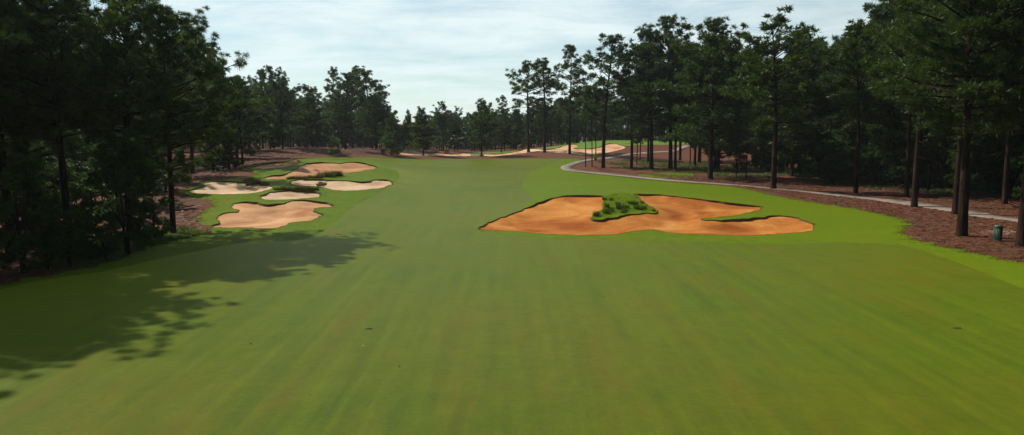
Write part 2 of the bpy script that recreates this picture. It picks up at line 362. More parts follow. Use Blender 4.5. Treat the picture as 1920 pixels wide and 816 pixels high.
for b_ in BUNK:
    far = b_['key'][0] == 'F'
    b_['poly'] = region(b_['pix'], .8 if far else .36, 0.0 if far else .22, k=5)
    P = b_['poly']; area = .5 * np.sum(P[:, 0] * np.roll(P[:, 1], -1) - np.roll(P[:, 0], -1) * P[:, 1])
    if area < 0: b_['poly'] = P = P[::-1].copy()
    T = np.roll(P, -1, 0) - P; T /= np.maximum(np.hypot(*T.T), 1e-6)[:, None]
    nrm = np.stack([T[:, 1], -T[:, 0]], -1)                       # outward normal of a ccw outline
    face = np.clip(.5 + 1.1 * nrm[:, 1], 0, 1)                    # rims that rise away from the fairway's tee side stand high
    for _ in range(4): face = (face + np.roll(face, 1) + np.roll(face, -1)) / 3
    b_['face'] = face

FAIR = region([(-520,700),(-150,590),(0,543),(100,522),(200,508),(290,487),(385,468),(450,456),(520,452),(567,449),(605,434),(631,418),(652,395),(690,372),(728,352),(748,335),(742,320),(715,306),(690,302),(640,301),(590,299.5),(560,298.5),(600,297.5),(700,297.5),(800,298),(900,298.5),(1000,298),(1060,299),(1030,308),(992,326),(981,342),(984,358),(1000,372),(985,388),(960,402),(915,419),(892,431),(935,440),(1030,447),(1150,452),(1300,453),(1450,457),(1600,455),(1700,462),(1790,490),(1930,545),(2200,640)], 1.2, .12)
near = ground([2200, -520], [640, 700])
FAIR = np.vstack([FAIR, ])
ROUGH = region([(-600,690),(-150,578),(0,535),(100,515),(180,500),(240,478),(290,461),(345,448),(400,436),(385,424),(372,413),(380,398),(405,384),(378,374),(345,364),(345,356),(400,339),(470,332),(480,325),(455,317),(500,306),(552,299),(575,296.5),(640,294.5),(720,296),(800,298),(900,298),(1000,297.5),(1085,298),(1085,304),(1060,312),(1080,322),(1130,328),(1200,335),(1280,343),(1380,351),(1440,364),(1500,376),(1600,391),(1690,411),(1705,423),(1690,434),(1715,450),(1800,469),(1920,494),(2300,580)], .8, .8)
def extend_back(P):                                                # carry the mown ground behind the camera
    lo = P[np.argmin(P[:, 0])]; return P
BACK = np.array([[-60, -150], [60, -150], [46, 30], [-31, 30]], float)
GREEN = region([(873,292),(872,287.5),(900,286.5),(950,284.5),(1000,279),(1040,274),(1070,267.5),(1100,264.5),(1130,263.8),(1190,263.4),(1240,264),(1290,266.5),(1285,271),(1195,272),(1172,274),(1150,268.5),(1135,272),(1122,277),(1100,279.5),(1075,279.5),(1000,280),(950,289),(910,290),(890,292.5)], 1.2)
PATCH = region([(1195,329),(1230,325),(1290,325),(1300,330),(1285,335),(1240,333)], 1.0, .2)
path_c = ground([2150,1990,1920,1860,1800,1700,1600,1500,1400,1280,1200,1130,1085,1062,1066,1085,1120,1160,1200,1260,1330], [455,428,415,407,396,380.5,369,358.5,349,340,332.5,325.5,321,316.5,311,305,299,294,288,284.5,282])
for _ in range(1):
    s = smooth_loop(path_c, 6)[:-(6 * 1)]; path_c = s[:len(s) - 0]
d = np.hypot(*(path_c[1:] - path_c[:-1]).T); keep = np.append(True, d < 40); path_c = path_c[keep]
T = np.gradient(path_c, axis=0); T /= np.hypot(*T.T)[:, None]; N = np.stack([-T[:, 1], T[:, 0]], -1)
wv = 1.25 + .12 * np.sin(np.arange(len(path_c)) * .7)
PATH = np.vstack([path_c + N * wv[:, None], (path_c - N * wv[:, None])[::-1]])

# ------------------------------------------------------------------ one conforming triangulation of all the ground
BARE = region([(1833,438),(1841,434),(1852,431),(1868,430),(1890,429),(1908,433),(1898,437),(1880,441),(1862,439),(1848,441)], .3, .35)
pts = []; edges = []
def add_loop(P):
    i0 = len(pts); pts.extend([tuple(p) for p in P]); n = len(P)
    edges.extend([(i0 + i, i0 + (i + 1) % n) for i in range(n)])
for b_ in BUNK: add_loop(b_['poly'])
for P in (FAIR, ROUGH, GREEN, PATCH, PATH, BARE): add_loop(P)
r = 9.0
while r < 460:
    s = r * .019; na = int(1.9 * r / s)
    a = np.linspace(-.95, .95, na) + R.uniform(-.3, .3, na) * s / r; rr = r + R.uniform(-.3, .3, na) * s
    pts.extend(zip(rr * np.sin(a), rr * np.cos(a))); r += s
for b_ in BUNK:
    P = b_['poly']; st = .55 if b_['key'][0] != 'F' else 1.0
    gx = np.arange(P[:, 0].min() - 2, P[:, 0].max() + 2, st); gy = np.arange(P[:, 1].min() - 2, P[:, 1].max() + 2, st)
    G = np.stack(np.meshgrid(gx, gy), -1).reshape(-1, 2) + R.uniform(-.15, .15, (len(gx) * len(gy), 2))
    dd, _ = edge_dist(G, P); G = G[(dd > .25) & (inside(G, P) | (dd < 1.6))]
    pts.extend([tuple(g) for g in G])
for x in np.arange(-420, 421, 20):
    for y in np.arange(-200, 441, 20):
        if y < 9 or abs(math.atan2(x, y)) > .97: pts.append((x + rnd.uniform(-2, 2), y + rnd.uniform(-2, 2)))
for x in np.arange(-3500, 3501, 250):
    for y in np.arange(-1000, 6001, 250):
        if max(abs(x), abs(y - 120)) > 430: pts.append((x, y))
res = geometry.delaunay_2d_cdt([Vector((float(a), float(b))) for a, b in pts], edges, [], 0, 1e-4)
V2 = np.array([(v.x, v.y) for v in res[0]]); TR = np.array([f for f in res[2] if len(f) == 3])
cen = V2[TR].mean(1)
a2 = (V2[TR[:, 1], 0] - V2[TR[:, 0], 0]) * (V2[TR[:, 2], 1] - V2[TR[:, 0], 1]) - (V2[TR[:, 2], 0] - V2[TR[:, 0], 0]) * (V2[TR[:, 1], 1] - V2[TR[:, 0], 1])
TR[a2 < 0] = TR[a2 < 0][:, ::-1]
cls = np.zeros(len(TR), int)                                       # 0 straw
cls[inside(cen, ROUGH)] = 2; cls[inside(cen, FAIR)] = 1; cls[inside(cen, BACK)] = 1
lowmask = (cen[:, 1] <= 32) & (cls == 0) & (np.abs(cen[:, 0]) < 30); cls[lowmask] = 1
cls[inside(cen, PATCH)] = 2; cls[inside(cen, GREEN)] = 3; cls[inside(cen, BARE)] = 5; cls[inside(cen, PATH)] = 4
for i, b_ in enumerate(BUNK): cls[inside(cen, b_['poly'])] = 10 + i
Z0 = terrain(V2[:, 0], V2[:, 1])
# small turf roll on the high rims
for b_ in BUNK:
    near_ = np.where((np.abs(V2[:, 0] - b_['poly'][:, 0].mean()) < 40) & (np.abs(V2[:, 1] - b_['poly'][:, 1].mean()) < 40))[0]
    dd, bi = edge_dist(V2[near_], b_['poly']); Z0[near_] += .10 * b_['face'][bi] * np.exp(-(dd / 1.3) ** 2)

def submesh(name, mask, mat, zoff=0.0, Z=None, skirt=0.0):
    T3 = TR[mask]; u, inv = np.unique(T3, return_inverse=True); inv = inv.reshape(T3.shape)
    z = (Z0 if Z is None else Z)[u] + zoff
    Vv = np.column_stack([V2[u], z]); Fc = inv
    if skirt:
        e = np.vstack([Fc[:, [0, 1]], Fc[:, [1, 2]], Fc[:, [2, 0]]]); es = np.sort(e, 1)
        _, ix, cnt = np.unique(es, axis=0, return_index=True, return_counts=True); be = e[ix[cnt == 1]]
        n0 = len(Vv); Vv = np.vstack([Vv, Vv - [0, 0, skirt]])
        Fc = np.vstack([Fc, np.column_stack([be[:, 1], be[:, 0], be[:, 0] + n0]), np.column_stack([be[:, 1], be[:, 0] + n0, be[:, 1] + n0])])
    return obj(name, mesh_np(name, Vv, Fc, mat, smooth=not skirt))
tag(submesh('fairway', cls == 1, M['fairway']), 'smooth light green mown fairway running up the middle of the scene', None, None, 'structure')
tag(submesh('rough', cls == 2, M['rough']), 'brighter green rough around the bunkers and beside the path', None, None, 'structure')
tag(submesh('putting_green', cls == 3, M['green']), 'bright raised green far away above the orange bunker', None, None, 'structure')
tag(submesh('cart_path', cls == 4, M['path'], .05, skirt=.12), 'pale concrete cart path curving along the right wood', None, None, 'structure')
tag(submesh('bare_ground', cls == 5, M['bare']), 'pale bare patch of ground beside the green bin', None, None, 'structure')
tag(submesh('forest_floor', cls == 0, M['straw']), 'reddish brown pine straw ground under the trees', None, None, 'structure')

def blades(P, Nb, h, w, lean, dirs=None):
    """a mesh of bent grass blades rooted at points P (n,3)"""
    n = len(P); a = R.uniform(0, 2 * np.pi, n); H = h * R.uniform(.5, 1.2, n)
    side = np.stack([np.cos(a), np.sin(a), 0 * a], -1) * (w * R.uniform(.6, 1.3, n))[:, None]
    b = R.uniform(0, 2 * np.pi, n); ln = lean * R.uniform(.2, 1.3, n) * H
    off = np.stack([np.cos(b) * ln, np.sin(b) * ln, H], -1)
    if dirs is not None: off[:, :2] += dirs * (H * .5)[:, None]
    mid = P + off * [.35, .35, .6]
    Vv = np.stack([P - side, P + side, mid + side * .7, mid - side * .7, P + off], 1).reshape(-1, 3)
    k = np.arange(n)[:, None] * 5
    return Vv, np.vstack([k + [0, 1, 2], k + [0, 2, 3], k + [3, 2, 4]])

# bunkers: sand sheet, earth lip, hanging grass fringe
for i, b_ in enumerate(BUNK):
    mask = cls == 10 + i; poly = b_['poly']; far = b_['key'][0] == 'F'
    T3 = TR[mask]; u, inv = np.unique(T3, return_inverse=True); inv = inv.reshape(T3.shape)
    dd, bi = edge_dist(V2[u], poly); on = dd < .02
    k = np.clip(dd / 3.5, 0, 1); k = k * k * (3 - 2 * k)
    hi = b_['face'][bi]
    rim = .5 + .5 * np.sin(V2[u][:, 0] * .9 + 2 * np.sin(V2[u][:, 1] * .31 + i)); lipz = .02 + b_['lip'] * hi * (.15 + .38 * rim)
    sw = np.exp(-dd / 1.6)
    xx, yy = V2[u][:, 0], V2[u][:, 1]
    z = Z0[u] - (.02 + (lipz - .02) * (.55 + .45 * sw)) - b_['depth'] * k + (1 - np.exp(-dd * 1.2)) * (.05 * np.sin(xx * 1.1 + 2 * np.sin(yy * .5)) + .035 * np.sin(yy * 2.0 + xx * .4))
    Vs = np.column_stack([V2[u], z])
    root = bpy.data.objects.new('sand_bunker', None); link(root); root.location = (poly[:, 0].mean(), poly[:, 1].mean(), float(z.mean()))
    o0 = np.array(root.location)
    tag(root, b_['label'], 'bunker', 'sand bunkers around the fairway')
    obj('sand', mesh_np('sand', Vs - o0, inv, M[b_['mat']], smooth=True), root)
    e = np.vstack([inv[:, [0, 1]], inv[:, [1, 2]], inv[:, [2, 0]]]); es = np.sort(e, 1)
    _, ix, cnt = np.unique(es, axis=0, return_index=True, return_counts=True); be = e[ix[cnt == 1]]
    top = np.column_stack([V2[u], Z0[u] + .015]); nn = len(u)
    # overhang: lip foot sits a little outside the rim
    Vl = np.vstack([top, Vs - [0, 0, .02]]) - o0
    Fl = np.vstack([np.column_stack([be[:, 0], be[:, 1], be[:, 1] + nn]), np.column_stack([be[:, 0], be[:, 1] + nn, be[:, 0] + nn])])
    obj('turf_lip', mesh_np('turf_lip', Vl, Fl, M['lip']), root)
    # fringe
    m_ = len(poly); dens = (9 if not far else 3)
    idx = np.repeat(np.arange(m_), dens); idx = idx[R.uniform(0, 1, len(idx)) < .12 + b_['face'][idx]]
    A = poly[idx]; B = poly[(idx + 1) % m_]; q = A + (B - A) * R.uniform(0, 1, (len(idx), 1))
    Tn = (B - A) / np.maximum(np.hypot(*(B - A).T), 1e-6)[:, None]; Nn = np.stack([Tn[:, 1], -Tn[:, 0]], -1)
    q = q + Nn * R.uniform(-.02, .10, (len(idx), 1))
    Pb = np.column_stack([q, terrain(q[:, 0], q[:, 1]) + .08 * b_['face'][idx]])
    Vb, Fb = blades(Pb, 0, .08 if not far else .15, .02 if not far else .05, .6, -Nn * .9)
    obj('grass_fringe', mesh_np('grass_fringe', Vb - o0, Fb, M['blade']), root)['kind'] = 'stuff'

# shaggy rough on the grassy tongue and rim slopes (turf no one could count)
def scatter_in(poly, n, cond=None):
    P = np.column_stack([R.uniform(poly[:, 0].min(), poly[:, 0].max(), n * 4), R.uniform(poly[:, 1].min(), poly[:, 1].max(), n * 4)])
    P = P[inside(P, poly)]; return P[:n]
TONGUE = region([(1131,371),(1160,363),(1192,365),(1201,374),(1213,384),(1229,396),(1226,400),(1186,402),(1160,407),(1122,412),(1108,409),(1124,398),(1133,388)], .6)
P = scatter_in(TONGUE, 9000); Pz = np.column_stack([P, terrain(P[:, 0], P[:, 1]) + .02])
Vb, Fb = blades(Pz, 0, .09, .025, .9)
m_tongue = leaf_mat('tongue_grass', (.13, .19, .004), (.25, .31, .006), .45)
tag(obj('long_grass', mesh_np('long_grass', Vb, Fb, m_tongue)), 'shaggy green grass on the tongue inside the orange bunker', None, None, 'stuff')

# ------------------------------------------------------------------ air
HAZE = 0.00012
if HAZE:
    hm = bpy.data.materials.new('haze'); hm.use_nodes = True; hm.node_tree.nodes.clear()
    ho = hm.node_tree.nodes.new('ShaderNodeOutputMaterial'); hv = hm.node_tree.nodes.new('ShaderNodeVolumePrincipled')
    hv.inputs['Density'].default_value = HAZE; hv.inputs['Color'].default_value = (.80, .88, .95, 1); hv.inputs['Anisotropy'].default_value = .3
    hm.node_tree.links.new(hv.outputs[0], ho.inputs['Volume'])
    X0, X1, Y0, Y1, Zb, Zt = -3600, 3600, -1100, 6200, -3.5, 45
    V = np.array([(x, y, z) for z in (Zb, Zt) for x, y in ((X0, Y0), (X1, Y0), (X1, Y1), (X0, Y1))], float)
    tag(obj('haze', mesh_np('haze', V, [(0, 3, 2, 1), (4, 5, 6, 7), (0, 1, 5, 4), (1, 2, 6, 5), (2, 3, 7, 6), (3, 0, 4, 7)], hm)), 'thin pale haze in the air', None, None, 'stuff')
    print('lowest ground', Z0.min())

# ------------------------------------------------------------------ tree prototypes
def tube(path, rad, seg=8):
    path = np.asarray(path, float); rad = np.asarray(rad, float); n = len(path)
    T = np.gradient(path, axis=0); T /= np.maximum(np.linalg.norm(T, axis=1), 1e-6)[:, None]
    ref = np.where(np.abs(T[:, 2:3]) > .9, [[1., 0, 0]], [[0, 0, 1.]])
    A = np.cross(T, ref); A /= np.linalg.norm(A, axis=1)[:, None]; B = np.cross(T, A)
    th = np.linspace(0, 2 * np.pi, seg, endpoint=False)
    V = path[:, None] + (A[:, None] * np.cos(th)[None, :, None] + B[:, None] * np.sin(th)[None, :, None]) * rad[:, None, None]
    i = np.arange(n - 1)[:, None] * seg; j = np.arange(seg)[None]; k = (j + 1) % seg
    Fq = np.stack([i + j, i + k, i + seg + k, i + seg + j], -1).reshape(-1, 4)
    return V.reshape(-1, 3), Fq

class Acc:
    def __init__(s): s.V = []; s.F = []; s.n = 0
    def add(s, V, Fc): s.V.append(V); s.F.append(np.asarray(Fc) + s.n); s.n += len(V)
    def mesh(s, name, mat, smooth=False): return mesh_np(name, np.vstack(s.V), np.vstack(s.F), mat, smooth)

def clumps(cent, rad, nper, ln, wd, rs, up=.25, outward=None):
    """tufts of needles / leaves: nper triangles around each centre"""
    n = len(cent); tot = n * nper
    d = rs.normal(0, 1, (tot, 3)); d /= np.linalg.norm(d, axis=1)[:, None]; d[:, 2] += up
    if outward is not None: d += np.repeat(outward, nper, 0) * .45
    d /= np.linalg.norm(d, axis=1)[:, None]
    rr = np.repeat(rad, nper)
    base = np.repeat(cent, nper, 0) + d * (rr * rs.uniform(0.05, .75, tot))[:, None] * [1, 1, .7]
    L = ln * rs.uniform(.6, 1.3, tot); s = np.cross(d, rs.normal(0, 1, (tot, 3))); s /= np.linalg.norm(s, axis=1)[:, None]
    W = wd * rs.uniform(.6, 1.3, tot)
    V = np.stack([base - s * W[:, None], base + s * W[:, None], base + d * L[:, None]], 1).reshape(-1, 3)
    return V, np.arange(tot * 3).reshape(-1, 3)

def pine(seed, H=22., cb=.38, Rc=4.6, nb=58, rad=.30, per=7, nper=42, top_round=.55, sway=.5, dead=6, ln=.45, wd=.075, irr=.35):
    rs = np.random.RandomState(seed)
    nz = 16; tz = np.linspace(0, 1, nz); a0, a1 = rs.uniform(0, 6.28, 2)
    off = sway * np.stack([np.sin(tz * 3 + a0) - np.sin(a0), np.sin(tz * 2.4 + a1) - np.sin(a1)], -1) * tz[:, None]
    path = np.column_stack([off, tz * H * .985]); rr = rad * (1 - tz) ** .8 * .93 + .035
    rr[0] *= 1.45; path[0, 2] = -.5
    path = np.insert(path, 1, [path[0, 0], path[0, 1], .35], 0); rr = np.insert(rr, 1, rad * 1.12)
    tv, tf = tube(path, rr, 10)
    ax = lambda z: np.array([np.interp(z, path[:, 2], path[:, 0]), np.interp(z, path[:, 2], path[:, 1]), z])
    limbs = Acc(); limbs.add(tv, tf); cen = []; rads = []; outs = []
    az = rs.uniform(0, 6.28); zs = np.sort(cb + (1 - cb) * rs.uniform(0, 1, nb) ** .92) * H
    sect = rs.uniform(1 - irr, 1 + irr, 7)
    for z in zs:
        t = (z / H - cb) / (1 - cb); az += 2.399 + rs.uniform(-.6, .6)
        prof = (min(1, .45 + t * 2.2)) * (1 - max(0, (t - .35) / .65) ** (1.0 / top_round) * .88)
        lobe = sect[int((az % 6.283) / 6.283 * 7) % 7] * (1 + .25 * math.sin(z * 1.1 + az))
        L = max(.7, Rc * prof * rs.uniform(.6, 1.15) * lobe)
        el = math.radians(-4 + 52 * t ** 1.3 + rs.uniform(-9, 12))
        p0 = ax(z); dh = np.array([math.cos(az), math.sin(az), 0.])
        s = np.linspace(0, 1, 5); droop = rs.uniform(-.05, .28)
        pth = p0 + dh * (L * math.cos(el) * s)[:, None] + np.array([0, 0, 1.]) * (L * (math.sin(el) * s + droop * s ** 2 * .9))[:, None]
        wob = rs.uniform(-.12, .12, (5, 3)) * s[:, None] * L * .3; pth += wob
        v, f = tube(pth, np.maximum(.018, (.030 + .012 * L) * (1 - s * .85)), 5); limbs.add(v, f)
        k = max(2, int(per * L / Rc * rs.uniform(.8, 1.25)))
        for j in range(k):
            u = rs.uniform(.42, 1.0) if j else 1.0
            q = np.array([np.interp(u, s, pth[:, i]) for i in range(3)])
            side = np.array([-dh[1], dh[0], 0.]) * rs.uniform(-1, 1) * L * .30 * (1.1 - .4 * u)
            tip = q + side + dh * rs.uniform(0, .25) + np.array([0, 0, rs.uniform(-.05, .45)])
            if j and rs.rand() < .7:
                v, f = tube(np.array([q, (q + tip) / 2 + [0, 0, .04], tip]), np.array([.022, .016, .01]), 4); limbs.add(v, f)
            cen.append(tip); rads.append(rs.uniform(.38, .72)); o = tip - ax(z); outs.append(o / (np.linalg.norm(o) + 1e-6))
    for _ in range(dead):                                          # dead stubs below the crown
        z = H * rs.uniform(cb * .45, cb); a = rs.uniform(0, 6.28); L = rs.uniform(.6, 2.2)
        s = np.linspace(0, 1, 4)[:, None]; p0 = ax(z)
        v, f = tube(p0 + np.array([math.cos(a), math.sin(a), -.1]) * L * s + rs.uniform(-.1, .1, (4, 3)) * s, np.array([.035, .028, .02, .01]), 5); limbs.add(v, f)
    for j in range(4): cen.append(ax(H * (.955 + .012 * j)) + rs.uniform(-.3, .3, 3)); rads.append(.5); outs.append(np.array([0, 0, 1.]))
    cen = np.array(cen); V, Fc = clumps(cen, np.array(rads), nper, ln, wd, rs, .3, np.array(outs))
    return dict(H=H, parts=[('trunk', limbs.mesh('trunk', M['bark'], True)), ('crown', mesh_np('crown', V, Fc, M['needle']))])

def broad(seed, H=7., Rc=2.6, nlobe=22, nleaf=20000, mat='broad', cb=.06, stems=4, size=.15, rad=.09):
    rs = np.random.RandomState(seed); limbs = Acc()
    cen = []; rads = []; tips = []
    for s_ in range(stems):
        a = rs.uniform(0, 6.28); r1 = Rc * rs.uniform(.1, .5); s = np.linspace(0, 1, 6)
        pth = np.stack([math.cos(a) * r1 * s ** 1.4, math.sin(a) * r1 * s ** 1.4, -.3 + s * (H * rs.uniform(.6, .85) + .3)], -1)
        pth[:, :2] += rs.uniform(-.1, .1, (6, 2)) * s[:, None] + rs.uniform(-.1, .1, 2) * (Rc / 3)
        v, f = tube(pth, rad * (1 - .8 * s), 6); limbs.add(v, f); tips.append(pth)
    for i in range(nlobe):
        t = rs.uniform(cb, .95); a = rs.uniform(0, 6.28); pr = math.sin(math.pi * min(1, (t * .85 + .12))) ** .7
        r1 = Rc * pr * rs.uniform(.25, .85); c = np.array([math.cos(a) * r1, math.sin(a) * r1, t * H])
        cen.append(c); rads.append(rs.uniform(.35, .6) * Rc * .55)
        p = tips[i % stems]; k = rs.randint(2, 5)
        v, f = tube(np.array([p[k], (p[k] + c) / 2 + [0, 0, .1], c]), np.array([.03, .02, .01]) * rad / .09, 4); limbs.add(v, f)
    # twig clumps inside each lobe, leaves around each
    sub = []; sr = []
    for c, r1 in zip(cen, rads):
        m_ = 14; d = rs.normal(0, 1, (m_, 3)); d /= np.linalg.norm(d, axis=1)[:, None]
        sub.append(c + d * (r1 * rs.uniform(.3, 1.15, m_))[:, None] * [1, 1, .75]); sr += [r1 * .34] * m_
    sub = np.vstack(sub); sub[:, 2] = np.maximum(sub[:, 2], .15)
    V, Fc = clumps(sub, np.array(sr), max(6, nleaf // len(sub)), size, size * .42, rs, .1)
    return dict(H=H, parts=[('stems', limbs.mesh('stems', M['bark'], True)), ('foliage', mesh_np('foliage', V, Fc, M[mat]))])

PR = {
 'full': [pine(1, Rc=6.4, cb=.20, nb=86, per=11), pine(2, Rc=6.0, cb=.30, nb=78, per=11), pine(3, Rc=5.8, cb=.34, nb=74, per=11), pine(4, Rc=6.6, cb=.18, nb=92, per=11, irr=.5)],
 'tall': [pine(11, Rc=4.6, cb=.50, nb=46, per=10, rad=.27, irr=.5), pine(12, Rc=4.4, cb=.46, nb=50, per=9, rad=.26, irr=.5), pine(13, Rc=4.8, cb=.40, nb=54, per=10, rad=.29, irr=.45)],
 'slim': [pine(21, Rc=2.4, cb=.58, nb=24, per=5, rad=.14, dead=8), pine(22, Rc=2.2, cb=.50, nb=26, per=5, rad=.13, dead=8)],
 'low': [pine(31, H=15, Rc=4.8, cb=.12, nb=84, per=11, rad=.24, top_round=.7, dead=1), pine(32, H=15, Rc=4.0, cb=.10, nb=84, per=11, rad=.2, top_round=.9, dead=0)],
 'near': [pine(41, H=24, Rc=6.6, cb=.30, nb=96, per=14, nper=112, ln=.36, wd=.029, rad=.36), pine(42, H=24, Rc=6.2, cb=.38, nb=90, per=14, nper=112, ln=.36, wd=.029, rad=.36), pine(43, H=24, Rc=6.8, cb=.24, nb=104, per=14, nper=112, ln=.36, wd=.029, rad=.34, irr=.5)],
 'under': [broad(51), broad(52, H=8, Rc=3.0, nlobe=26), broad(53, H=6, Rc=2.8, nlobe=22)],
 'shrub': [broad(61, H=2.6, Rc=1.7, nlobe=14, nleaf=6000, cb=.08, stems=5, size=.09, rad=.04), broad(62, H=2.2, Rc=1.9, nlobe=14, nleaf=6000, cb=.08, stems=5, size=.09, rad=.04)],
 'bright': [broad(71, H=5, Rc=1.6, nlobe=10, nleaf=2500, mat='bright', cb=.35, stems=2, size=.14, rad=.05)],
 'sapling': [broad(81, H=1.6, Rc=.8, nlobe=9, nleaf=1500, mat='bright', cb=.1, stems=4, size=.10, rad=.02)],
}
TREES = []
def plant(kind, var, x, y, H, label, cat='tree', group=None, wid=1.0, rot=None, name=None, z=None, tilt=(0, 0)):
    p = PR[kind][var % len(PR[kind])]; s = H / p['H']
    nm = name or {'under': 'understory_tree', 'shrub': 'shrub', 'bright': 'young_tree', 'sapling': 'sapling'}.get(kind, 'pine_tree')
    r = bpy.data.objects.new(nm, None); link(r); r.empty_display_size = .3
    zz = float(terrain(x, y)) if z is None else z
    r.location = (x, y, zz); r.scale = (s * wid, s * wid, s); r.rotation_euler = (tilt[0], tilt[1], rnd.uniform(0, 6.28) if rot is None else rot)
    tag(r, label, cat, group)
    for nme, me in p['parts']: obj(nme, me, r)
    TREES.append((x, y, kind)); return r

def hero(px, py, toppy, kind, var, label, group=None, wid=1.0, **k):
    g = ground([px], [py])[0]; H = top_z(g[1], toppy) - float(terrain(*g))
    return plant(kind, var, g[0], g[1], H, label, group=group, wid=wid, **k)

GR, GL, GC = 'pines of the wood right of the fairway', 'pines of the wood left of the fairway', 'pines beyond the far end of the fairway'
# right side, from the far end to the camera
hero(991, 283, 122, 'tall', 0, 'lone tall pine with a wispy flat crown, leftmost of three over the far bunker', GR, 1.25)
hero(1021, 286, 117, 'tall', 1, 'tall pine with layered drooping crown, middle of three over the far bunker', GR, 1.3)
hero(1068, 289, 96, 'tall', 2, 'tallest and thinnest topped pine of three over the far bunker', GR, 1.0)
hero(1131, 315, 79, 'tall', 2, 'tall straight pine standing in straw just right of the path bend', GR, 1.2)
hero(1098, 313, 170, 'slim', 0, 'thin young pine nearest the bend of the path', GR)
hero(1110, 312, 165, 'slim', 1, 'thin young pine second from the bend of the path', GR)
hero(1117, 301, 160, 'slim', 0, 'thin young pine with a lit sapling at its foot by the path', GR)
hero(1194, 310, 150, 'slim', 1, 'thin dark pine left of a close pair under the broad crowns', GR)
hero(1200, 303, 140, 'slim', 0, 'thin dark pine beside the raised green, right of a close pair', GR)
hero(1215, 305, 110, 'tall', 1, 'dark pine half hidden behind a thicker trunk near the raised green', GR)
hero(1221, 318, 66, 'full', 0, 'broad pine with crown rising to a point left of the tallest crowns', GR, 1.05)
hero(1257, 316, 43, 'full', 1, 'very tall round topped pine between two pointed neighbours', GR, 1.05)
hero(1275, 300, 90, 'tall', 0, 'pine standing back in the straw behind the round topped pine', GR)
hero(1294, 310, 130, 'slim', 1, 'slender pine in the shade left of the big bare limbed pine', GR)
hero(1332, 335, 47, 'full', 3, 'big pine with broad crown and pale bare side limbs beside the path', GR, 1.1)
hero(1381, 335, 180, 'slim', 0, 'thin dark pole pine in the shade right of the bare limbed pine', GR)
hero(1399, 337, 160, 'slim', 1, 'second thin pole pine in the shade right of the bare limbed pine', GR)
hero(1450, 354, 43, 'full', 2, 'straight pine growing from the very edge of the cart path', GR, 1.25)
hero(1650, 340, 20, 'full', 0, 'thick pine with a crooked bare limb standing back among green bushes', GR)
hero(1699, 371, 10, 'tall', 0, 'dark pine just behind the path, left of the pale trunked one', GR)
hero(1714, 388, -30, 'tall', 1, 'pale trunked pine on the near side of the path', GR, 1.15)
hero(1739, 361, 20, 'slim', 0, 'thin leaning pine in the shade behind the path', GR, tilt=(0, .05))
hero(1791, 402, -60, 'tall', 2, 'pale trunk close behind the biggest near pine', GR)
hero(1803, 443, -150, 'near', 0, 'biggest near pine with thick dark trunk left of the green bin', GR, 1.05, rot=.6)
hero(1915, 462, -190, 'near', 1, 'near pine at the right border of the view beside the green bin', GR, .98, tilt=(0, .012))
hero(1883, 383, -40, 'tall', 1, 'dim pine standing in deep shade beyond the green bin', GR)
# centre
hero(903, 293, 192, 'low', 0, 'lone dense dark pine at the far edge of the fairway, crown near the ground', GC, .95)
hero(794, 291, 208, 'low', 1, 'squat dense pine at the thin far bunker', GC, 1.25)
hero(940, 286, 184, 'tall', 1, 'pine with small high crown behind the lone dense pine', GC)
hero(831, 284, 194, 'full', 1, 'round headed pine between the squat pine and the lone dense pine', GC, .8)
hero(858, 283, 205, 'full', 2, 'shorter pine in front of the grey roofed house', GC, .7)
hero(765, 283, 212, 'low', 1, 'small conical pine in the gap left of the squat pine', GC, .7)
# left, far group
hero(493, 279, 138, 'tall', 2, 'leftmost pine of the far left group, narrow ragged top', GL, 1.0)
hero(507, 280, 130, 'full', 1, 'highest pine of the far left group', GL, .75)
hero(530, 281, 138, 'full', 2, 'rounded pine second in the far left group', GL, .8)
hero(575, 277, 163, 'tall', 0, 'lower airy pine in the middle of the far left group', GL, 1.2)
hero(595, 276, 168, 'tall', 1, 'low airy pine left of the isolated thin pine', GL, 1.2)
hero(624, 276, 133, 'tall', 1, 'isolated thin pine with small open crown on the far left bank', GL, .95)
hero(648, 280, 146, 'tall', 2, 'left trunk of the tight group of pines right of the thin one', GL, 1.1)
hero(662, 277, 142, 'full', 3, 'dense pine in the middle of the tight far group', GL, .7)
hero(672, 276, 131, 'tall', 0, 'highest crown of the tight far group left of centre', GL, 1.1)
hero(697, 278, 140, 'tall', 2, 'right hand tall pine of the tight far group', GL, 1.25)
hero(712, 278, 165, 'full', 0, 'sloping shouldered pine ending the tight far group', GL, .7)
hero(735, 282, 222, 'low', 0, 'short dark pine filling the dip of the skyline left of centre', GL, 1.1)
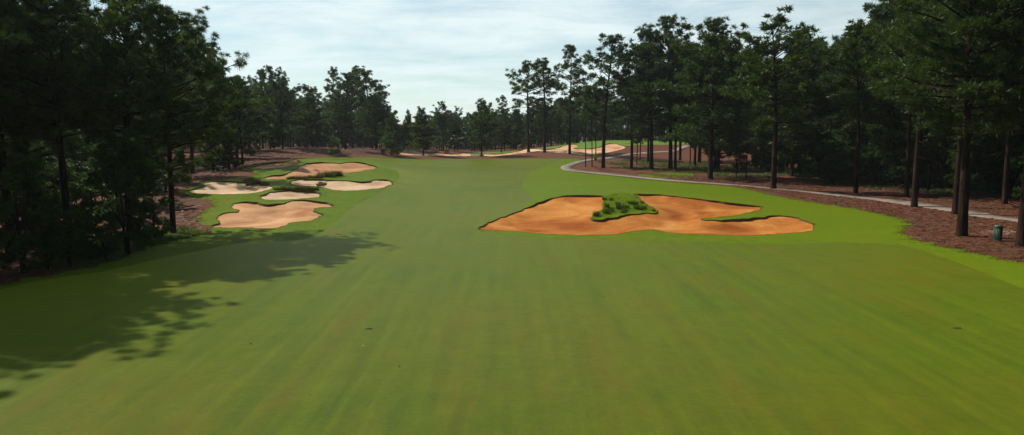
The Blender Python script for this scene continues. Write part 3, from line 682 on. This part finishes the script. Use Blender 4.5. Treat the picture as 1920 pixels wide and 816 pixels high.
# left, near
hero(325, 440, 30, 'near', 2, 'big pine with dark trunk at the edge of the bright strip of rough', GL, .95, rot=2.1)
hero(244, 455, -25, 'near', 0, 'dark pine wrapped in leafy growth behind the corner of the fairway', GL, .9)
hero(130, 468, -60, 'near', 1, 'thick dark pine left of the leaf covered tree', GL, .95)
hero(60, 455, -60, 'near', 2, 'dark pine behind the big bush at the left border', GL, .9)
hero(400, 318, 100, 'full', 2, 'pine with knobbly crown against the sky behind the grey bunker', GL, .85)
hero(345, 335, 45, 'full', 0, 'pine behind the big dark trunk, crown against the sky', GL, .8)
hero(455, 310, 150, 'full', 1, 'pine stepping down the skyline by the farthest left bunker', GL, .9)
for i, (x, y, H, lb) in enumerate([(-40, 33.5, 22, 'pine outside the left border casting the nearest shadow'), (-37.5, 38, 21.5, 'pine outside the left border, second along the fairway'), (-39.5, 43.5, 22, 'pine outside the left border, third along the fairway'),
                    (-45, 47, 23.5, 'pine at the left border behind the bush'), (-40, 48, 22, 'shorter pine leaning on the fairway corner'), (-45, 38, 24, 'pine in the second row outside the left border'), (-38, 56, 22, 'pine between the thick dark pine and the bush')]):
    plant('near', i, x, y, H, lb, group=GL, wid=1.05)

# fill of the woods
SKY = [(-400, -120), (310, -60), (322, 10), (335, 32), (360, 36), (395, 60), (420, 105), (445, 128), (462, 152), (478, 175), (500, 150), (545, 160), (570, 180), (600, 184), (640, 172), (700, 168), (722, 190), (740, 222), (765, 228), (800, 222),
       (830, 206), (870, 216), (905, 204), (945, 205), (965, 205), (1000, 200), (1050, 190), (1090, 160), (1110, 120), (1150, 96), (1185, 95), (1215, 78), (1245, 60), (1290, 64), (1320, 74), (1350, 66), (1392, 92), (1420, 66), (1470, 60), (1510, 74),
       (1548, 86), (1580, 52), (1605, 36), (1625, -20), (1700, -80), (2300, -200)]
SX, SY = np.array(SKY, float).T
def fill(poly, n, dmin, kinds, label, group, hr=(19, 25), ymargin=(2, 26), avoid=None):
    got = 0; tries = 0
    while got < n and tries < n * 60:
        tries += 1
        x = rnd.uniform(poly[:, 0].min(), poly[:, 0].max()); y = rnd.uniform(poly[:, 1].min(), poly[:, 1].max())
        if not inside(np.array([[x, y]]), poly)[0]: continue
        if any((x - a) ** 2 + (y - b) ** 2 < (dmin if k not in ('shrub', 'sapling') else 2) ** 2 for a, b, k in TREES): continue
        if avoid and avoid(x, y): continue
        z = float(terrain(x, y)); px, _ = project(np.array([x, y, z]))
        lim = float(np.interp(px, SX, SY)) + rnd.uniform(*ymargin)
        hw = 4.0 / y * F * .6
        lim = max(lim, float(np.interp(px - hw, SX, SY)) - 6, float(np.interp(px + hw, SX, SY)) - 6)
        H = min(rnd.uniform(*hr), top_z(y, lim) - z)
        if H < 7: continue
        k = rnd.choice(kinds)
        if H < 12 and k == 'full': k = 'low'
        lb = label(x, y, k) if callable(label) else label
        plant(k, rnd.randrange(8), x, y, H, lb, group=group, wid=rnd.uniform(.85, 1.12) * (1.15 if H < 14 else 1)); got += 1
    return got
def near_path(x, y):
    return np.min((path_c[:, 0] - x) ** 2 + (path_c[:, 1] - y) ** 2) < 9
pw = path_c
RW = np.array([(46, 40), (52, 60), (47, 75), (43, 88), (43, 100), (42, 112), (38, 125), (34, 138), (27, 150), (24, 160), (27, 180), (36, 198), (52, 215), (62, 250), (130, 300), (150, 200), (120, 60), (80, 30)], float)
c1 = fill(RW, 85, 4.8, ['full', 'low', 'low', 'tall'], lambda x, y, k: 'shaded pine deep in the right wood behind the path' if y < 140 else 'crowded pine in the wood right of the raised green', 'crowded pines inside the right wood', avoid=near_path, hr=(24, 34))
LW = np.array([(-38, 22), (-38, 60), (-44, 66), (-52, 78), (-53, 92), (-50, 105), (-49, 122), (-52, 140), (-58, 160), (-62, 185), (-62, 205), (-120, 240), (-130, 120), (-90, 30), (-60, 10)], float)
c2 = fill(LW, 75, 4.8, ['full', 'full', 'low', 'tall'], lambda x, y, k: 'shaded pine crowded in the near left wood' if y < 110 else 'crowded pine in the left wood beyond the bunkers', 'crowded pines inside the left wood')
FW = np.array([(-62, 205), (-40, 214), (-28, 232), (0, 245), (16, 272), (90, 285), (120, 330), (60, 350), (-60, 350), (-130, 300), (-120, 230)], float)
c3 = fill(FW, 95, 4.2, ['full', 'low', 'low', 'tall'], lambda x, y, k: 'distant pine in the wood behind the raised green' if x > 8 else 'distant pine in the wood behind the far bunkers', 'distant pines closing the view', hr=(15, 21), ymargin=(-3, 14),
          avoid=lambda x, y: abs(x / y - (868 - CX) / F) < .010 and y < 330)
print('fill', c1, c2, c3, 'total', len(TREES))

# the wood goes on behind: one far mass nobody could count
def far_mass(n, place, seed, name, label):
    rs = np.random.RandomState(seed); cen = []; rad = []; tv = Acc(); got = 0
    while got < n:
        x, y = place(rs); z = float(terrain(x, y)); px, _ = project(np.array([x, y, z]))
        H = min(rs.uniform(18, 25), top_z(y, float(np.interp(px, SX, SY)) + rs.uniform(-1, 18)) - z) if y > 20 else rs.uniform(15, 20)
        got += 1
        if H < 4: continue
        v, f = tube(np.array([(x, y, z - .5), (x + rs.uniform(-.3, .3), y, z + H * .9)]), np.array([.22, .07]), 5); tv.add(v, f)
        k = 46; t = rs.uniform(.06, 1, k); r1 = 3.4 * np.sqrt(np.clip(1.08 - t, .05, 1)) * rs.uniform(.2, 1, k); a = rs.uniform(0, 6.28, k)
        cen.append(np.stack([x + r1 * np.cos(a), y + r1 * np.sin(a), z + t * H], -1)); rad.append(rs.uniform(.7, 1.2, k))
    cen = np.vstack(cen); V, Fc = clumps(cen, np.concatenate(rad), 22, .75, .16, rs, .2)
    me = mesh_np(name, np.vstack([V] + tv.V), np.vstack([Fc] + [np.vstack([q[:, [0, 1, 2]], q[:, [0, 2, 3]]]) + len(V) for q in tv.F]), M['needle'])
    me.materials.append(M['bark']); mi = np.zeros(len(me.polygons), np.int32); mi[len(Fc):] = 1; me.polygons.foreach_set('material_index', mi)
    tag(obj(name, me), label, None, None, 'stuff')
far_mass(720, lambda rs: ((lambda a, r: (r * math.sin(a), r * math.cos(a)))(rs.uniform(-.72, .72), rs.uniform(274, 400))), 5, 'distant_woods', 'dark line of woods far behind everything')
far_mass(330, lambda rs: (rs.uniform(78, 150), rs.uniform(40, 330)), 6, 'woods', 'dark depth of the wood behind the right pines')
far_mass(200, lambda rs: (-rs.uniform(85, 160), rs.uniform(10, 330)), 7, 'woods', 'dark depth of the wood behind the left pines')

# understory
for k in range(46):
    px = rnd.uniform(1400, 2050); g = ground([px], [float(np.interp(px, [1400, 1700, 2050], [322, 350, 384])) - rnd.uniform(0, 26)])[0]
    if min((g[0] - a) ** 2 + (g[1] - b) ** 2 for a, b, _ in TREES) < 1.5: continue
    plant('under', rnd.randrange(3), g[0], g[1], rnd.uniform(6, 10), 'leafy green broadleaf bush in the shade under the right pines', group='broadleaf understory in the right wood', wid=rnd.uniform(1.1, 1.5))
for k in range(44):
    y = rnd.uniform(30, 118); x = -rnd.uniform(44, 62) if y < 62 else -rnd.uniform(54, 66)
    plant('under', rnd.randrange(3), x, y, rnd.uniform(5, 9), 'dim leafy bush in the deep shade of the left wood', group='broadleaf understory in the left wood', wid=rnd.uniform(1.1, 1.5))
for px, py, H in [(1560, 345, 7), (1600, 342, 6), (1680, 350, 8), (1720, 352, 7), (1765, 356, 8), (1830, 362, 8), (1880, 370, 8), (1950, 380, 8), (1500, 330, 7), (1440, 325, 6.5), (1390, 320, 5.5), (1850, 350, 9), (1640, 328, 8), (1540, 325, 8), (1340, 312, 5), (1475, 318, 7)]:
    g = ground([px], [py])[0]; plant('under', rnd.randrange(3), g[0], g[1], H, 'leafy green broadleaf bush in the shade under the right pines', group='broadleaf understory in the right wood', wid=1.25)
for px, py, H in [(540, 277, 6), (560, 277, 5), (470, 292, 6), (600, 276, 5), (690, 277, 5), (515, 280, 6.5), (660, 276, 4.5), (430, 318, 6), (400, 322, 6)]:
    g = ground([px], [py])[0]; plant('under', rnd.randrange(3), g[0], g[1], H, 'dark leafy bush under the pines along the far left bank', group='broadleaf understory on the left bank', wid=1.3)
g = ground([45], [512])[0]; plant('under', 1, g[0], g[1], 7.2, 'large rounded leafy bush in shade at the left border', wid=1.1)
g = ground([130], [500])[0]; plant('under', 2, g[0], g[1], 3.6, 'low spreading bush beside the large rounded one', wid=1.2)
g = ground([240], [478])[0]; plant('under', 0, g[0], g[1], 8.8, 'tall narrow leafy tree at the fairway corner with sunlit leaves', wid=.75)
g = ground([200], [490])[0]; plant('under', 2, g[0], g[1], 3.2, 'low leafy bush at the foot of the narrow leafy tree', wid=1.0)
for px, py, H in [(-40, 520, 4), (90, 505, 2.8), (170, 490, 2.6), (100, 455, 4), (-60, 480, 6), (110, 425, 6), (20, 430, 7), (200, 415, 5), (170, 380, 6), (60, 390, 7), (250, 385, 6), (310, 360, 6), (10, 452, 4), (75, 425, 4), (150, 402, 4), (178, 396, 4), (100, 388, 5), (130, 412, 3.5), (40, 402, 5), (215, 440, 3)]:
    g = ground([px], [py])[0]; plant('under', rnd.randrange(3), g[0], g[1], H, 'dark bush in the shaded tangle along the near left corner of the fairway', group='bushes along the near left wood edge', wid=rnd.uniform(1.2, 1.5))
g = ground([290], [450])[0]; plant('under', 1, g[0], g[1], 5, 'leafy bush between the narrow leafy tree and the big dark trunk', wid=1.0)
hero(623, 292, 262, 'shrub', 0, 'round dark shrub on the far left bank below the bright young tree', wid=1.1)
hero(733, 292, 250, 'shrub', 1, 'large dark shrub where the bank meets the thin far bunker', wid=1.0)
hero(634, 279, 256, 'bright', 0, 'small sunlit yellow green tree on the far left bank', wid=1.1)
hero(815, 287, 279, 'shrub', 0, 'low olive shrub at the thin far bunker right of the squat pine', wid=1.5)
hero(838, 288, 281, 'shrub', 1, 'flat olive shrub above the thin far bunker', wid=1.5)
hero(1116, 303, 288, 'sapling', 0, 'light green sapling among the thin pines at the path bend')
hero(1124, 306, 297, 'sapling', 0, 'small grey green sapling right of the lighter one', wid=1.2)
hero(903, 294, 288, 'shrub', 0, 'low dark shrub round the foot of the lone dense pine', wid=1.0)

# ------------------------------------------------------------------ wiregrass tufts
def tuft_mesh(seed, n=150, h=.55, r=.42, mat='wire'):
    global R
    keep = R; R = np.random.RandomState(seed)
    a = R.uniform(0, 6.28, n); q = r * R.uniform(0, 1, n) ** .6; P = np.stack([np.cos(a) * q, np.sin(a) * q * .8, -.05 + 0 * a], -1)
    V, Fc = blades(P, 0, h * 1.25, .022, .6, np.stack([np.cos(a), np.sin(a)], -1) * .45); R = keep
    return mesh_np('tuft', V, Fc, M[mat])
TM = [tuft_mesh(1), tuft_mesh(2, 170, .65, .5), tuft_mesh(3, 140, .45, .5)]
TG = [tuft_mesh(4, 120, .5, .45, 'wiregreen'), tuft_mesh(5, 130, .55, .5, 'wiregreen')]
def tuft(px, py, s, lib, label, group):
    g = ground([px], [py])[0]; me = lib[rnd.randrange(len(lib))]
    o = obj('grass_tuft', me); z = float(terrain(*g)); o.location = (g[0], g[1], z + .06); o.scale = (s * rnd.uniform(.9, 1.4), s, s * rnd.uniform(.75, 1.1)); o.rotation_euler = (0, 0, rnd.uniform(0, 6.28))
    tag(o, label, 'grass tuft', group)
for px, py, s in [(1121, 406, 1.5), (1139, 400, 1.7), (1145, 397, 1.3), (1140, 389, 1.1), (1133, 376, 1.3), (1148, 377, .8), (1158, 385, 1.0), (1164, 392, 1.4), (1172, 398, 1.5), (1167, 402, 1.2), (1178, 390, 1.0), (1185, 383, 1.4), (1189, 384, 1.1), (1196, 393, 1.4), (1202, 395, 1.1), (1208, 391, 1.2), (1206, 383, .9), (1226, 397, 1.0)]:
    tuft(px + rnd.uniform(-2, 2), py + rnd.uniform(-1, 1), s * rnd.uniform(.35, .65), TG, 'dark clump of long grass on the tongue inside the orange bunker', 'grass clumps on the tongue')
for k in range(26):
    t = k / 25; tuft(541 + 98 * t + rnd.uniform(-2, 2), 337.5 - 6.5 * t + rnd.uniform(-1.2, 1.2) - (2 if t > .6 else 0), rnd.uniform(.45, .8) * (1.4 if t > .6 else 1), TM, 'brown wiregrass tuft in the row between the tan and the long pale bunker', 'wiregrass row between two left bunkers')
for px, py, s in [(598, 350, 1.3), (604, 349, 1.6), (609, 348, 1.3), (601, 346, 1.2)]:
    tuft(px, py, s * .45, TM, 'dark wiregrass tuft on the nose jutting into the long pale bunker', 'wiregrass on the nose of the long pale bunker')
for px, py, s in [(462, 343, 1.2), (468, 345, 1.4), (474, 347, 1.3), (481, 345, 1.5), (488, 346, 1.2), (494, 348, 1.3), (470, 341, 1.3), (500, 349, 1.0), (466, 349, 1.1)]:
    tuft(px, py, s * .7, TM, 'brown wiregrass tuft on the upper rim of the grey bunker', 'wiregrass above the grey bunker')
for px in range(520, 598, 6):
    tuft(px, 357.5 + rnd.uniform(-1, .6), rnd.uniform(.6, .9), TM, 'short brown tuft on the brow of the smallest pale bunker', 'wiregrass on the smallest bunker brow')

# ------------------------------------------------------------------ ground litter and undergrowth
def under_patch(poly, n, h, mat, label, name, wdt=.03):
    P = scatter_in(poly, n * 3); c = scatter_in(poly, max(10, n // 60))
    k = R.randint(0, len(c), n); Q = c[k] + R.normal(0, .55, (n, 2)); Q = Q[~inside(Q, ROUGH) & ~inside(Q, PATH)]
    V, Fc = blades(np.column_stack([Q, terrain(Q[:, 0], Q[:, 1]) - .02]), 0, h, wdt, 1.0)
    tag(obj(name, mesh_np(name, V, Fc, M[mat])), label, None, None, 'stuff')
under_patch(ground([1140, 1200, 1320, 1460, 1480, 1380, 1230, 1150], [303, 300, 303, 320, 338, 336, 322, 316]), 22000, .38, 'blade', 'sparse weeds on the straw between the right pines', 'undergrowth', .04)
under_patch(ground([1480, 1900, 1900, 1500], [322, 345, 372, 340]), 12000, .4, 'broad', 'dim low weeds in the shade behind the path', 'weeds', .04)
under_patch(ground([180, 300, 390, 330, 200, 60], [500, 462, 440, 425, 450, 500]), 16000, .3, 'blade', 'rough weeds at the dark foot of the left wood', 'grass', .03)

def edge_grass(poly, n, spread, h, mat, name, label, keep):
    i = R.randint(0, len(poly), n); A = poly[i]; B = poly[(i + 1) % len(poly)]
    q = A + (B - A) * R.uniform(0, 1, (n, 1)); w = (.4 + .6 * (np.sin(q[:, 0] * .9) * np.sin(q[:, 1] * .7 + 1) > -.1)) * spread
    q = q + R.normal(0, 1, (n, 2)) * w[:, None]; q = q[keep(q)]
    V, Fc = blades(np.column_stack([q, terrain(q[:, 0], q[:, 1]) - .01]), 0, h, .035, 1.0)
    tag(obj(name, mesh_np(name, V, Fc, M[mat])), label, None, None, 'stuff')
def edge_ok(q):
    k = (q[:, 1] > 30) & (q[:, 1] < 200) & ~inside(q, PATH) & ~inside(q, FAIR)
    for b_ in BUNK[:7]: k &= ~inside(q, b_['poly'])
    return k
M['edge'] = leaf_mat('edge_blades', (.09, .13, .006), (.18, .23, .012), .4)
M['litter'] = leaf_mat('straw_litter', (.10, .034, .016), (.21, .085, .042), .1)
edge_grass(ROUGH, 30000, .38, .06, 'edge', 'grass', 'ragged grass where the rough thins out into pine straw', edge_ok)
edge_grass(ROUGH, 9000, 1.1, .05, 'litter', 'leaves', 'loose pine needles strewn over the edge of the rough', edge_ok)

def litter(poly, n, mat, name, label, ln, wd):
    Q = scatter_in(poly, n); Q = Q[~inside(Q, ROUGH) & ~inside(Q, PATH)]; m_ = len(Q)
    a = R.uniform(0, 3.14, m_); L = ln * R.uniform(.4, 1.5, m_) / 2; W = wd * R.uniform(.5, 1.3, m_); z = terrain(Q[:, 0], Q[:, 1]) + R.uniform(.01, .06, m_)
    c = np.column_stack([Q, z]); d = np.stack([np.cos(a), np.sin(a), R.uniform(-.12, .12, m_)], -1) * L[:, None]; s_ = np.stack([-np.sin(a), np.cos(a), 0 * a], -1) * W[:, None]; up = np.array([0, 0, 1.]) * W[:, None] * 1.4
    V = np.stack([c - d - s_, c - d + s_, c - d + up, c + d - s_ * .5, c + d + s_ * .5, c + d + up * .6], 1).reshape(-1, 3); k = np.arange(m_)[:, None] * 6
    Fc = np.vstack([k + q for q in ([0, 1, 4], [0, 4, 3], [1, 2, 5], [1, 5, 4], [2, 0, 3], [2, 3, 5])])
    tag(obj(name, mesh_np(name, V, Fc, M[mat])), label, None, None, 'stuff')
SR = ground([1400, 1500, 1620, 1705, 1720, 1850, 2050, 2050, 1850, 1600, 1400, 1130, 1100], [352, 372, 395, 425, 452, 480, 520, 400, 365, 345, 335, 322, 308])
SL = ground([200, 290, 380, 385, 345, 400, 470, 560, 720, 720, 480, 380, 200], [480, 455, 425, 385, 362, 337, 315, 293, 291, 278, 282, 320, 380])
M['twig'] = leaf_mat('dead_twigs', (.03, .016, .010), (.09, .055, .035), .02)
for nm_, P_, k_ in (('right', SR, 1.0), ('left', SL, .8)):
    litter(P_, int(1500 * k_), 'twig', 'twigs', 'dead twigs scattered on the pine straw of the %s wood' % nm_, .9, .022)
    litter(P_, int(16000 * k_), 'litter', 'straw', 'loose drifts of fallen needles on the floor of the %s wood' % nm_, .40, .030)

# ------------------------------------------------------------------ small things
def lathe(prof, seg=24):
    prof = np.array(prof, float); th = np.linspace(0, 2 * np.pi, seg, endpoint=False)
    V = np.stack([prof[:, 0:1] * np.cos(th), prof[:, 0:1] * np.sin(th), np.repeat(prof[:, 1:2], seg, 1)], -1).reshape(-1, 3)
    i = np.arange(len(prof) - 1)[:, None] * seg; j = np.arange(seg)[None]; k = (j + 1) % seg
    return V, np.stack([i + j, i + k, i + seg + k, i + seg + j], -1).reshape(-1, 4)
g = ground([1870], [452])[0]
bin_ = bpy.data.objects.new('litter_bin', None); link(bin_); bin_.location = (g[0], g[1], float(terrain(*g)))
tag(bin_, 'green cylindrical litter bin on the straw between two near trunks', 'bin')
V, Fc = lathe([(.001, -.05), (.27, -.05), (.29, .02), (.30, .10), (.285, .12), (.285, 1.02), (.305, 1.04), (.305, 1.10), (.285, 1.12)]); obj('body', mesh_np('body', V, Fc, M['bin'], True), bin_)
A = Acc()
for k in range(18):
    a = k / 18 * 6.283; c_, s_ = math.cos(a), math.sin(a); P = np.array([(c_ * .288 - s_ * .03, s_ * .288 + c_ * .03), (c_ * .288 + s_ * .03, s_ * .288 - c_ * .03), (c_ * .308 + s_ * .03, s_ * .308 - c_ * .03), (c_ * .308 - s_ * .03, s_ * .308 + c_ * .03)])
    V = np.vstack([np.column_stack([P, np.full(4, .13)]), np.column_stack([P, np.full(4, 1.0)])]); A.add(V, [(0, 1, 5, 4), (1, 2, 6, 5), (2, 3, 7, 6), (3, 0, 4, 7), (4, 5, 6, 7)])
obj('slats', A.mesh('slats', M['bin']), bin_)
V, Fc = lathe([(.30, 1.125), (.315, 1.14), (.30, 1.19), (.20, 1.25), (.12, 1.27), (.11, 1.262), (.001, 1.262)]); obj('lid', mesh_np('lid', V, Fc, M['lid'], True), bin_)

g = ground([645], [290.5])[0]
mk = bpy.data.objects.new('marker_post', None); link(mk); mk.location = (g[0], g[1], float(terrain(*g))); tag(mk, 'tiny white marker on the far left bank right of the round shrub', 'marker')
V, Fc = lathe([(.001, -.2), (.05, -.2), (.05, .75), (.001, .76)], 10); obj('post', mesh_np('post', V, Fc, M['white']), mk)
V, Fc = lathe([(.001, .76), (.20, .78), (.24, .95), (.16, 1.2), (.001, 1.3)], 12); obj('cap', mesh_np('cap', V, Fc, M['white'], True), mk)

def box(x0, x1, y0, y1, z0, z1):
    V = np.array([(x, y, z) for z in (z0, z1) for x, y in ((x0, y0), (x1, y0), (x1, y1), (x0, y1))], float)
    return V, np.array([(0, 3, 2, 1), (4, 5, 6, 7), (0, 1, 5, 4), (1, 2, 6, 5), (2, 3, 7, 6), (3, 0, 4, 7)])
hx = (868 - CX) / F * 305; hz = float(terrain(hx, 305)) - .3
hs = bpy.data.objects.new('house', None); link(hs); hs.location = (hx, 305, hz); hs.rotation_euler = (0, 0, .5)
tag(hs, 'grey roofed house glimpsed through the far trees', 'house')
V, Fc = box(-4.5, 4.5, -3.5, 3.5, 0, 3.2); obj('wall', mesh_np('wall', V, Fc, M['siding']), hs)
V = np.array([(-5, -4.1, 3.0), (5, -4.1, 3.0), (5, 4.1, 3.0), (-5, 4.1, 3.0), (-5, 0, 6.0), (5, 0, 6.0)], float)
bmF = [(0, 1, 5), (0, 5, 4), (2, 3, 4), (2, 4, 5), (0, 4, 3), (1, 2, 5), (0, 3, 2), (0, 2, 1)]; obj('roof', mesh_np('roof', V, bmF, M['roof']), hs)
for wx in (-2.6, 0, 2.6):
    V, Fc = box(wx - .5, wx + .5, -3.56, -3.48, 1.0, 2.3); w_ = obj('window', mesh_np('window', V, Fc, M['dark']), hs)
    V, Fc = box(wx - .6, wx + .6, -3.6, -3.5, .88, .97); obj('sill', mesh_np('sill', V, Fc, M['white']), w_)

def disc(px, py, rx, ry, name, mat, label, h=.03, cat='mark'):
    g = ground([px], [py])[0]; rs = np.random.RandomState(int(px)); n = 14; th = np.linspace(0, 2 * np.pi, n, endpoint=False); q = rs.uniform(.7, 1.2, n)
    z = float(terrain(*g)); ring = np.stack([np.cos(th) * rx * q, np.sin(th) * ry * q, 0 * th + .004], -1); ring2 = ring * [.6, .6, 1] + [0, 0, h]
    V = np.vstack([ring, ring2, [[0, 0, h * 1.1]]]); k = np.arange(n); k2 = (k + 1) % n
    Fc = np.vstack([np.stack([k, k2, n + k2], -1), np.stack([k, n + k2, n + k], -1), np.stack([n + k, n + k2, 0 * k + 2 * n], -1)])
    o = obj(name, mesh_np(name, V, Fc, mat)); o.location = (g[0], g[1], z); tag(o, label, cat)
disc(692, 617, .17, .10, 'divot', M['soil'], 'dark oval divot in the near fairway left of centre', cat='divot')
disc(1795, 616, .22, .06, 'fallen_twig', M['soil'], 'small dark twig on the fairway at far right', cat='twig')
disc(470, 645, .04, .03, 'divot', M['soil'], 'small dark speck on the fairway right of the nearest shadow', cat='divot')
disc(749, 688, .03, .03, 'divot', M['soil'], 'small dark speck below the dark oval divot', cat='divot')
disc(581, 741, .025, .02, 'fallen_leaf', M['dryleaf'], 'brown leaf speck low on the fairway', cat='leaf')
disc(681, 649, .025, .02, 'fallen_leaf', M['white'], 'pale leaf speck just below the dark oval divot', cat='leaf')
disc(940, 790, .02, .02, 'fallen_leaf', M['dryleaf'], 'brown leaf speck at the bottom centre', cat='leaf')
